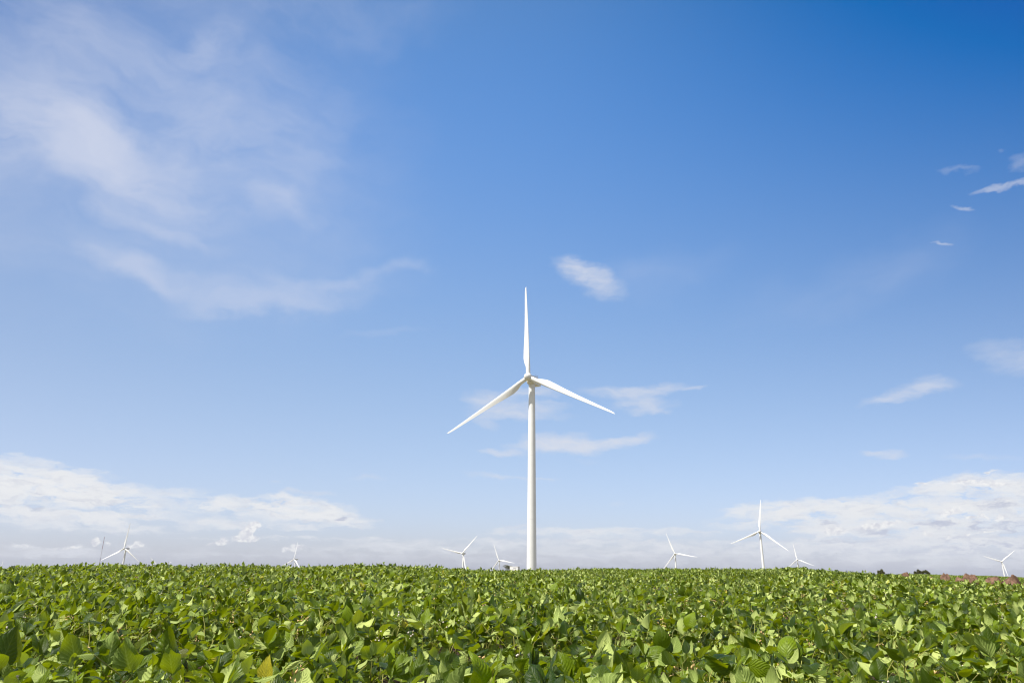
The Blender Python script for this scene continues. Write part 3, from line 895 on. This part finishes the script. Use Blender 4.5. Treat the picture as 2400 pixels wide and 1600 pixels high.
# ------------------------------------------------------------------ birds
def build_bird(az, el, dist, span, heading, lab):
    d = dist * math.cos(math.radians(el)); x, y = polar(az, d)
    z = EYE + dist * math.sin(math.radians(el))
    t = np.linspace(0, 2 * np.pi, 12, endpoint=False)
    L = span * .62
    rings = []
    for s_, r_ in ((-1, .004), (-.9, .03), (-.6, .05), (-.2, .10), (.2, .13), (.5, .12), (.68, .085), (.8, .09), (.92, .05), (1.0, .012)):
        rings.append(np.stack([np.cos(t) * r_ * L, np.full_like(t, s_ * L / 2), np.sin(t) * r_ * L * .9], 1))
    mb = MB().loft(rings)
    for sd_ in (-1, 1):                       # wings, half raised, bent at the wrist, with thickness
        pts = []
        for f_, yy, ch, zz in ((.04, .12, .30, 0), (.30, .20, .26, .14), (.55, .16, .20, .20), (.8, .04, .12, .17), (1.0, -.12, .03, .10)):
            xx = sd_ * f_ * span / 2; c_ = ch * L; y_ = yy * L; z_ = zz * span * .5
            pts.append(np.array([(xx, y_ + c_ * .5, z_), (xx, y_, z_ + .012 * L + .01 * c_), (xx, y_ - c_ * .7, z_), (xx, y_, z_ - .012 * L)]))
        mb.loft(pts)
    tl = np.array([(-.02, -.5, 0), (.02, -.5, 0), (.02, -.5, .01), (-.02, -.5, .01)]) * L
    tl2 = np.array([(-.10, -.78, 0), (.10, -.78, 0), (.10, -.78, .008), (-.10, -.78, .008)]) * L
    mb.loft([tl, tl2])
    o = mb.build('bird', M_bird, None, True)
    o.location = (x, y, z); o.rotation_euler = (math.radians(6), math.radians(-8), heading)
    tag(o, lab, 'bird', 'small dark birds in flight')


build_bird(10.73, 7.65, 150, .42, 1.2, 'tiny black bird in clear sky right of the tallest turbine')
build_bird(24.47, 1.214, 260, .45, .6, 'tiny pale speck of a bird low over the beans right of the faint small turbine')

# ------------------------------------------------------------------ the bean crop
def vnoise(x, y, f, seed):
    rg = np.random.default_rng(seed); z = np.zeros_like(x)
    for _ in range(9):
        k = rg.normal(size=2) * f; z += np.sin(x * k[0] + y * k[1] + rg.uniform(0, 6.3))
    return z / 3.0


def canopy(x, y):
    return HC + .035 * vnoise(x, y, 1.3, 1) + .050 * vnoise(x, y, 7.0, 2) - .10 * np.clip(vnoise(x, y, 1.9, 3) - 1.0, 0, 1.2)


def leaf_template(nu, nv):
    u = np.linspace(0, 1, nu + 1); v = np.linspace(-1, 1, nv + 1)
    U, W = np.meshgrid(u, v, indexing='ij')
    i = np.arange(nu)[:, None]; j = np.arange(nv)[None]
    a = i * (nv + 1) + j
    F = np.stack([a, a + nv + 1, a + nv + 2, a + 1], -1).reshape(-1, 4)
    return U.ravel(), W.ravel(), F


W_U = np.array([0, .05, .12, .22, .34, .46, .60, .74, .86, .94, 1.0])
W_W = np.array([.03, .34, .66, .90, 1.0, .98, .84, .60, .34, .16, .015])


def make_leaflets(P, T, ROLL, L, nu, nv, rg):
    """P base, T unit direction, ROLL angle around it, L length -> verts, faces, uv, var"""
    n = len(P)
    U, W, F = leaf_template(nu, nv)
    zup = np.array([0, 0, 1.0])
    B = np.cross(zup, T); bl = np.linalg.norm(B, axis=1, keepdims=True)
    B = np.where(bl < 1e-3, np.array([1., 0, 0]), B / np.maximum(bl, 1e-6))
    N = np.cross(T, B)
    c, s = np.cos(ROLL)[:, None], np.sin(ROLL)[:, None]
    B2 = B * c + N * s; N2 = N * c - B * s
    bend = rg.normal(.95, .65, n)[:, None]             # droop towards the tip
    bend0 = rg.normal(-.25, .2, n)[:, None]
    fold = rg.normal(.46, .28, n)[:, None]
    curl = rg.normal(.30, .28, n)[:, None]
    wav = rg.normal(0, .065, n)[:, None]; ph = rg.uniform(0, 6.28, n)[:, None]
    wid = rg.normal(.37, .04, n)[:, None]
    side = rg.normal(0, .10, n)[:, None]
    u = U[None]; w = W[None]
    ang = bend0 * u + .5 * bend * u * u
    x = u * (1 - .16 * ang ** 2); z = -u * ang * .62
    hw = np.interp(U, W_U, W_W)[None] * wid * (1 + .05 * np.sin(u * 17 + ph) * np.abs(w))
    y = w * hw * np.cos(fold) + side * u * u * .5
    z = z + np.abs(w) * hw * np.sin(fold) - curl * hw * w * w + wav * np.sin(u * 9 + ph + 2 * w) * w * w
    Lc = L[:, None]
    V = P[:, None] + (x * Lc)[..., None] * T[:, None] + (y * Lc)[..., None] * B2[:, None] + (z * Lc)[..., None] * N2[:, None]
    k = len(U)
    Fa = (np.arange(n) * k)[:, None, None] + F[None]
    uv = np.stack([np.broadcast_to(u, (n, k)), np.broadcast_to(w * .5 + .5, (n, k))], -1)
    return V.reshape(-1, 3), Fa.reshape(-1, 4), uv.reshape(-1, 2), k


def sector_points(r0, r1, half_az, dens, rg, rmax=None, az0=None, az1=None):
    a0, a1 = (-half_az, half_az) if az0 is None else (az0, az1)
    area = .5 * math.radians(a1 - a0) * (r1 * r1 - r0 * r0)
    n = int(area * dens)
    az = rg.uniform(a0, a1, n); r = np.sqrt(rg.uniform(r0 * r0, r1 * r1, n))
    if rmax is not None:
        k = r < rmax(az); az, r = az[k], r[k]
    a = np.radians(az)
    return r * np.sin(a), r * np.cos(a), r


def crest_r(az): return np.interp(az, CREST[:, 0], CREST[:, 2])


class Crop:
    def __init__(s): s.V = []; s.F = []; s.UV = []; s.C = []; s.M = []; s.n = 0
    def put(s, V, F, uv, col, mi):
        s.V.append(V.astype(np.float32)); s.F.append((F + s.n).astype(np.int32)); s.UV.append(uv.astype(np.float32))
        s.C.append(col.astype(np.float32)); s.M.append(np.full(len(F), mi)); s.n += len(V)
    def foliage(s, X, Y, nu, nv, rg, depth=.125, off=0.0, size=.080, petiole=False, top=True, dmax=.42):
        keep = rg.random(len(X)) < np.clip(.80 + .55 * vnoise(X, Y, 5.0, 7), .22, 1)
        X, Y = X[keep], Y[keep]; n = len(X)
        dep = np.minimum(rg.exponential(depth, n), dmax) + off
        if top: dep = dep - (rg.random(n) < .05) * rg.uniform(.0, .05, n)
        Z = ground_z(X, Y) + canopy(X, Y) - dep
        phi = rg.uniform(0, 2 * np.pi, n)
        young = np.clip(rg.normal(.0, 1, n) - dep * 8 + .1, 0, 1.5)
        base_el = rg.normal(.34, .46, n) + .35 * (dep < .02)
        wind = np.array([.35, .55, .10])
        P0 = np.stack([X, Y, Z], 1)
        r1 = rg.random(n)
        sz = size * np.clip(rg.normal(1, .22, n),   .45, 1.32) * (1 - .28 * np.clip(young, 0, 1))
        yel = rg.random(n) * .90 + .12 * (young > .8) * rg.random(n)
        for q, dphi in enumerate((0, 1.25, -1.25)):
            p = phi + dphi + rg.normal(0, .25, n)
            el = base_el * (1 if q == 0 else .75) + rg.normal(0, .38, n)
            T = np.stack([np.cos(p) * np.cos(el), np.sin(p) * np.cos(el), np.sin(el)], 1) + wind * rg.random((n, 1)) * 1.2
            T /= np.linalg.norm(T, axis=1, keepdims=True)
            roll = rg.normal(0, .55, n)
            flip = rg.random(n) < .36                     # blown over, pale side up
            roll = np.where(flip, roll + np.pi * np.sign(rg.normal(size=n)) * rg.uniform(.7, 1, n), roll)
            L = sz * (1.08 if q == 0 else .95) * rg.normal(1, .08, n)
            gap = .18 if q == 0 else .05
            V, F, uv, k = make_leaflets(P0 + T * (L * gap)[:, None], T, roll, L, nu, nv, rg)
            cr = np.clip(r1 ** 1.75 + rg.normal(0, .14, n), 0, 1)
            cg = np.clip(yel + (rg.random(n) < .004) * .5, 0, 1)
            col = np.repeat(np.stack([cr, cg, rg.random(n), np.ones(n)], 1), k, 0)
            s.put(V, F, uv, col, 0)
        if petiole: s.petioles(P0, phi, rg)
    def petioles(s, P0, phi, rg):
        n = len(P0)
        ln = rg.uniform(.09, .20, n)
        out = np.stack([np.cos(phi), np.sin(phi), np.zeros(n)], 1)
        P2 = P0 - out * (ln * rg.uniform(.2, .7, n))[:, None] - np.array([0, 0, 1.0]) * (ln * .9)[:, None]
        P1 = (P0 + P2) / 2 + np.array([0, 0, 1.0]) * (ln * .10)[:, None] - out * (ln * .10)[:, None]
        Ps = [P2, P1, P0 + out * .012]
        rad = [.0028, .0022, .0017]
        rings = []
        for P_, r_ in zip(Ps, rad):
            for k in range(3):
                a = 2.094 * k
                rings.append(P_ + np.stack([np.cos(phi + 1.57) * math.cos(a), np.sin(phi + 1.57) * math.cos(a), np.full(n, math.sin(a))], 1) * r_)
        V = np.stack(rings, 1).reshape(-1, 3)
        f = np.array([[l * 3 + k, l * 3 + (k + 1) % 3, l * 3 + 3 + (k + 1) % 3, l * 3 + 3 + k] for l in range(2) for k in range(3)])
        F = ((np.arange(n) * 9)[:, None, None] + f[None]).reshape(-1, 4)
        s.put(V, F, np.zeros((len(V), 2)), np.full((len(V), 4), .5), 1)
    def beads(s, X, Y, rg, mi, r0, per, spread, dep0, dep1, elong=1.0):
        """small clusters: flowers or young pods on the stem tips"""
        n = len(X) * per
        Xc = np.repeat(X, per) + rg.normal(0, spread, n); Yc = np.repeat(Y, per) + rg.normal(0, spread, n)
        Zb = ground_z(X, Y) + canopy(X, Y) - rg.uniform(dep0, dep1, len(X))
        Zc = np.repeat(Zb, per) + rg.uniform(-.03, .03, n)
        P = np.stack([Xc, Yc, Zc], 1)
        d = rg.normal(size=(n, 3)); d[:, 2] = np.abs(d[:, 2]) * 1.5; d /= np.linalg.norm(d, axis=1, keepdims=True)
        h = np.cross(d, [1, 0, 0.01]); h /= np.linalg.norm(h, axis=1, keepdims=True); w = np.cross(d, h)
        r = (r0 * rg.uniform(.6, 1.3, n))[:, None]
        V = np.stack([P - d * r * elong, P + h * r, P + w * r, P - h * r, P - w * r, P + d * r * elong], 1).reshape(-1, 3)
        f = np.array([[0, 2, 1, 1], [0, 3, 2, 2], [0, 4, 3, 3], [0, 1, 4, 4], [5, 1, 2, 2], [5, 2, 3, 3], [5, 3, 4, 4], [5, 4, 1, 1]])[:, :3]
        F3 = ((np.arange(n) * 6)[:, None, None] + f[None]).reshape(-1, 3)
        s.T3.append((V, F3, mi))
    T3 = []
    def build(s, name):
        V = np.concatenate(s.V + [t[0].astype(np.float32) for t in s.T3])
        F = [np.concatenate(s.F)]; M = [np.concatenate(s.M)]
        off = s.n; f3 = []; m3 = []
        for v, f, mi in s.T3:
            f3.append(f + off); m3.append(np.full(len(f), mi)); off += len(v)
        extra = off - s.n
        if f3: F.append(np.concatenate(f3).astype(np.int32)); M.append(np.concatenate(m3))
        uv = np.concatenate(s.UV + [np.zeros((extra, 2), np.float32)])
        col = np.concatenate(s.C + [np.full((extra, 4), .5, np.float32)])
        me = mesh_np(name, V, F, True, [M_leaf, M_petiole, M_flower, M_pod], np.concatenate(M), uv, col)
        print(name, 'faces', len(me.polygons))
        return link(name, me)


rg = np.random.default_rng(5)
crop = Crop()
HALF = 55
X, Y, R_ = sector_points(.9, 4.6, 62, 175, rg); crop.foliage(X, Y, 8, 6, rg, petiole=True)
X, Y, R_ = sector_points(4.6, 9.5, HALF, 170, rg); crop.foliage(X, Y, 5, 4, rg, petiole=True)
X, Y, R_ = sector_points(.9, 9.5, 60, 60, rg); crop.foliage(X, Y, 3, 2, rg, depth=.10, off=.18, size=.10, top=False, dmax=.35)
X, Y, R_ = sector_points(9.5, 17, HALF - 2, 130, rg); crop.foliage(X, Y, 3, 2, rg)
X, Y, R_ = sector_points(17, 38, HALF - 4, 120, rg, rmax=lambda a: crest_r(a) * 1.10 + .8); crop.foliage(X, Y, 2, 2, rg, depth=.06, dmax=.22)
X, Y, R_ = sector_points(1.2, 16, HALF, 2.0, rg); crop.beads(X, Y, rg, 2, .0048, 5, .014, .01, .10)
X, Y, R_ = sector_points(1.2, 20, HALF, 3.5, rg); crop.beads(X, Y, rg, 3, .0040, 7, .014, .01, .10, 2.6)
o = crop.build('soybean_crop')
tag(o, 'dense leafy bean crop filling the whole foreground up to the skyline', 'bean crop', kind='stuff')

far = Crop(); far.T3 = []
X, Y, R_ = sector_points(58, 150, 0, 40, rg, az0=24.0, az1=50.0)
far.foliage(X, Y, 2, 2, rg, depth=.06, size=.14, dmax=.2)
o = far.build('far_bean_field')
tag(o, 'strip of far green crop beyond the red soil mounds on the right', 'crop', kind='stuff')

# ------------------------------------------------------------------ air
def build_haze():
    m_, g, out = new_mat('thin_air')
    v = g.n('ShaderNodeVolumePrincipled')
    v.inputs['Color'].default_value = (.93, .95, 1.0, 1)
    v.inputs['Density'].default_value = HAZE_D
    v.inputs['Anisotropy'].default_value = .2
    g.nt.links.new(v.outputs[0], out.inputs['Volume'])
    gr = bpy.data.objects['ground']
    lo = min(q.co.z for q in gr.data.vertices) - 1.0
    hi = EYE + 75.1 + BLADE_R + 4.0
    b = 9100
    me = MB().box((0, 0, (lo + hi) / 2), (2 * b, 2 * b, hi - lo)).mesh('haze', m_)
    o = link('haze', me)
    return tag(o, 'thin pale air over the land, whitening the farthest turbines', 'haze', kind='stuff')


HAZE_D = 0.000045
build_haze()
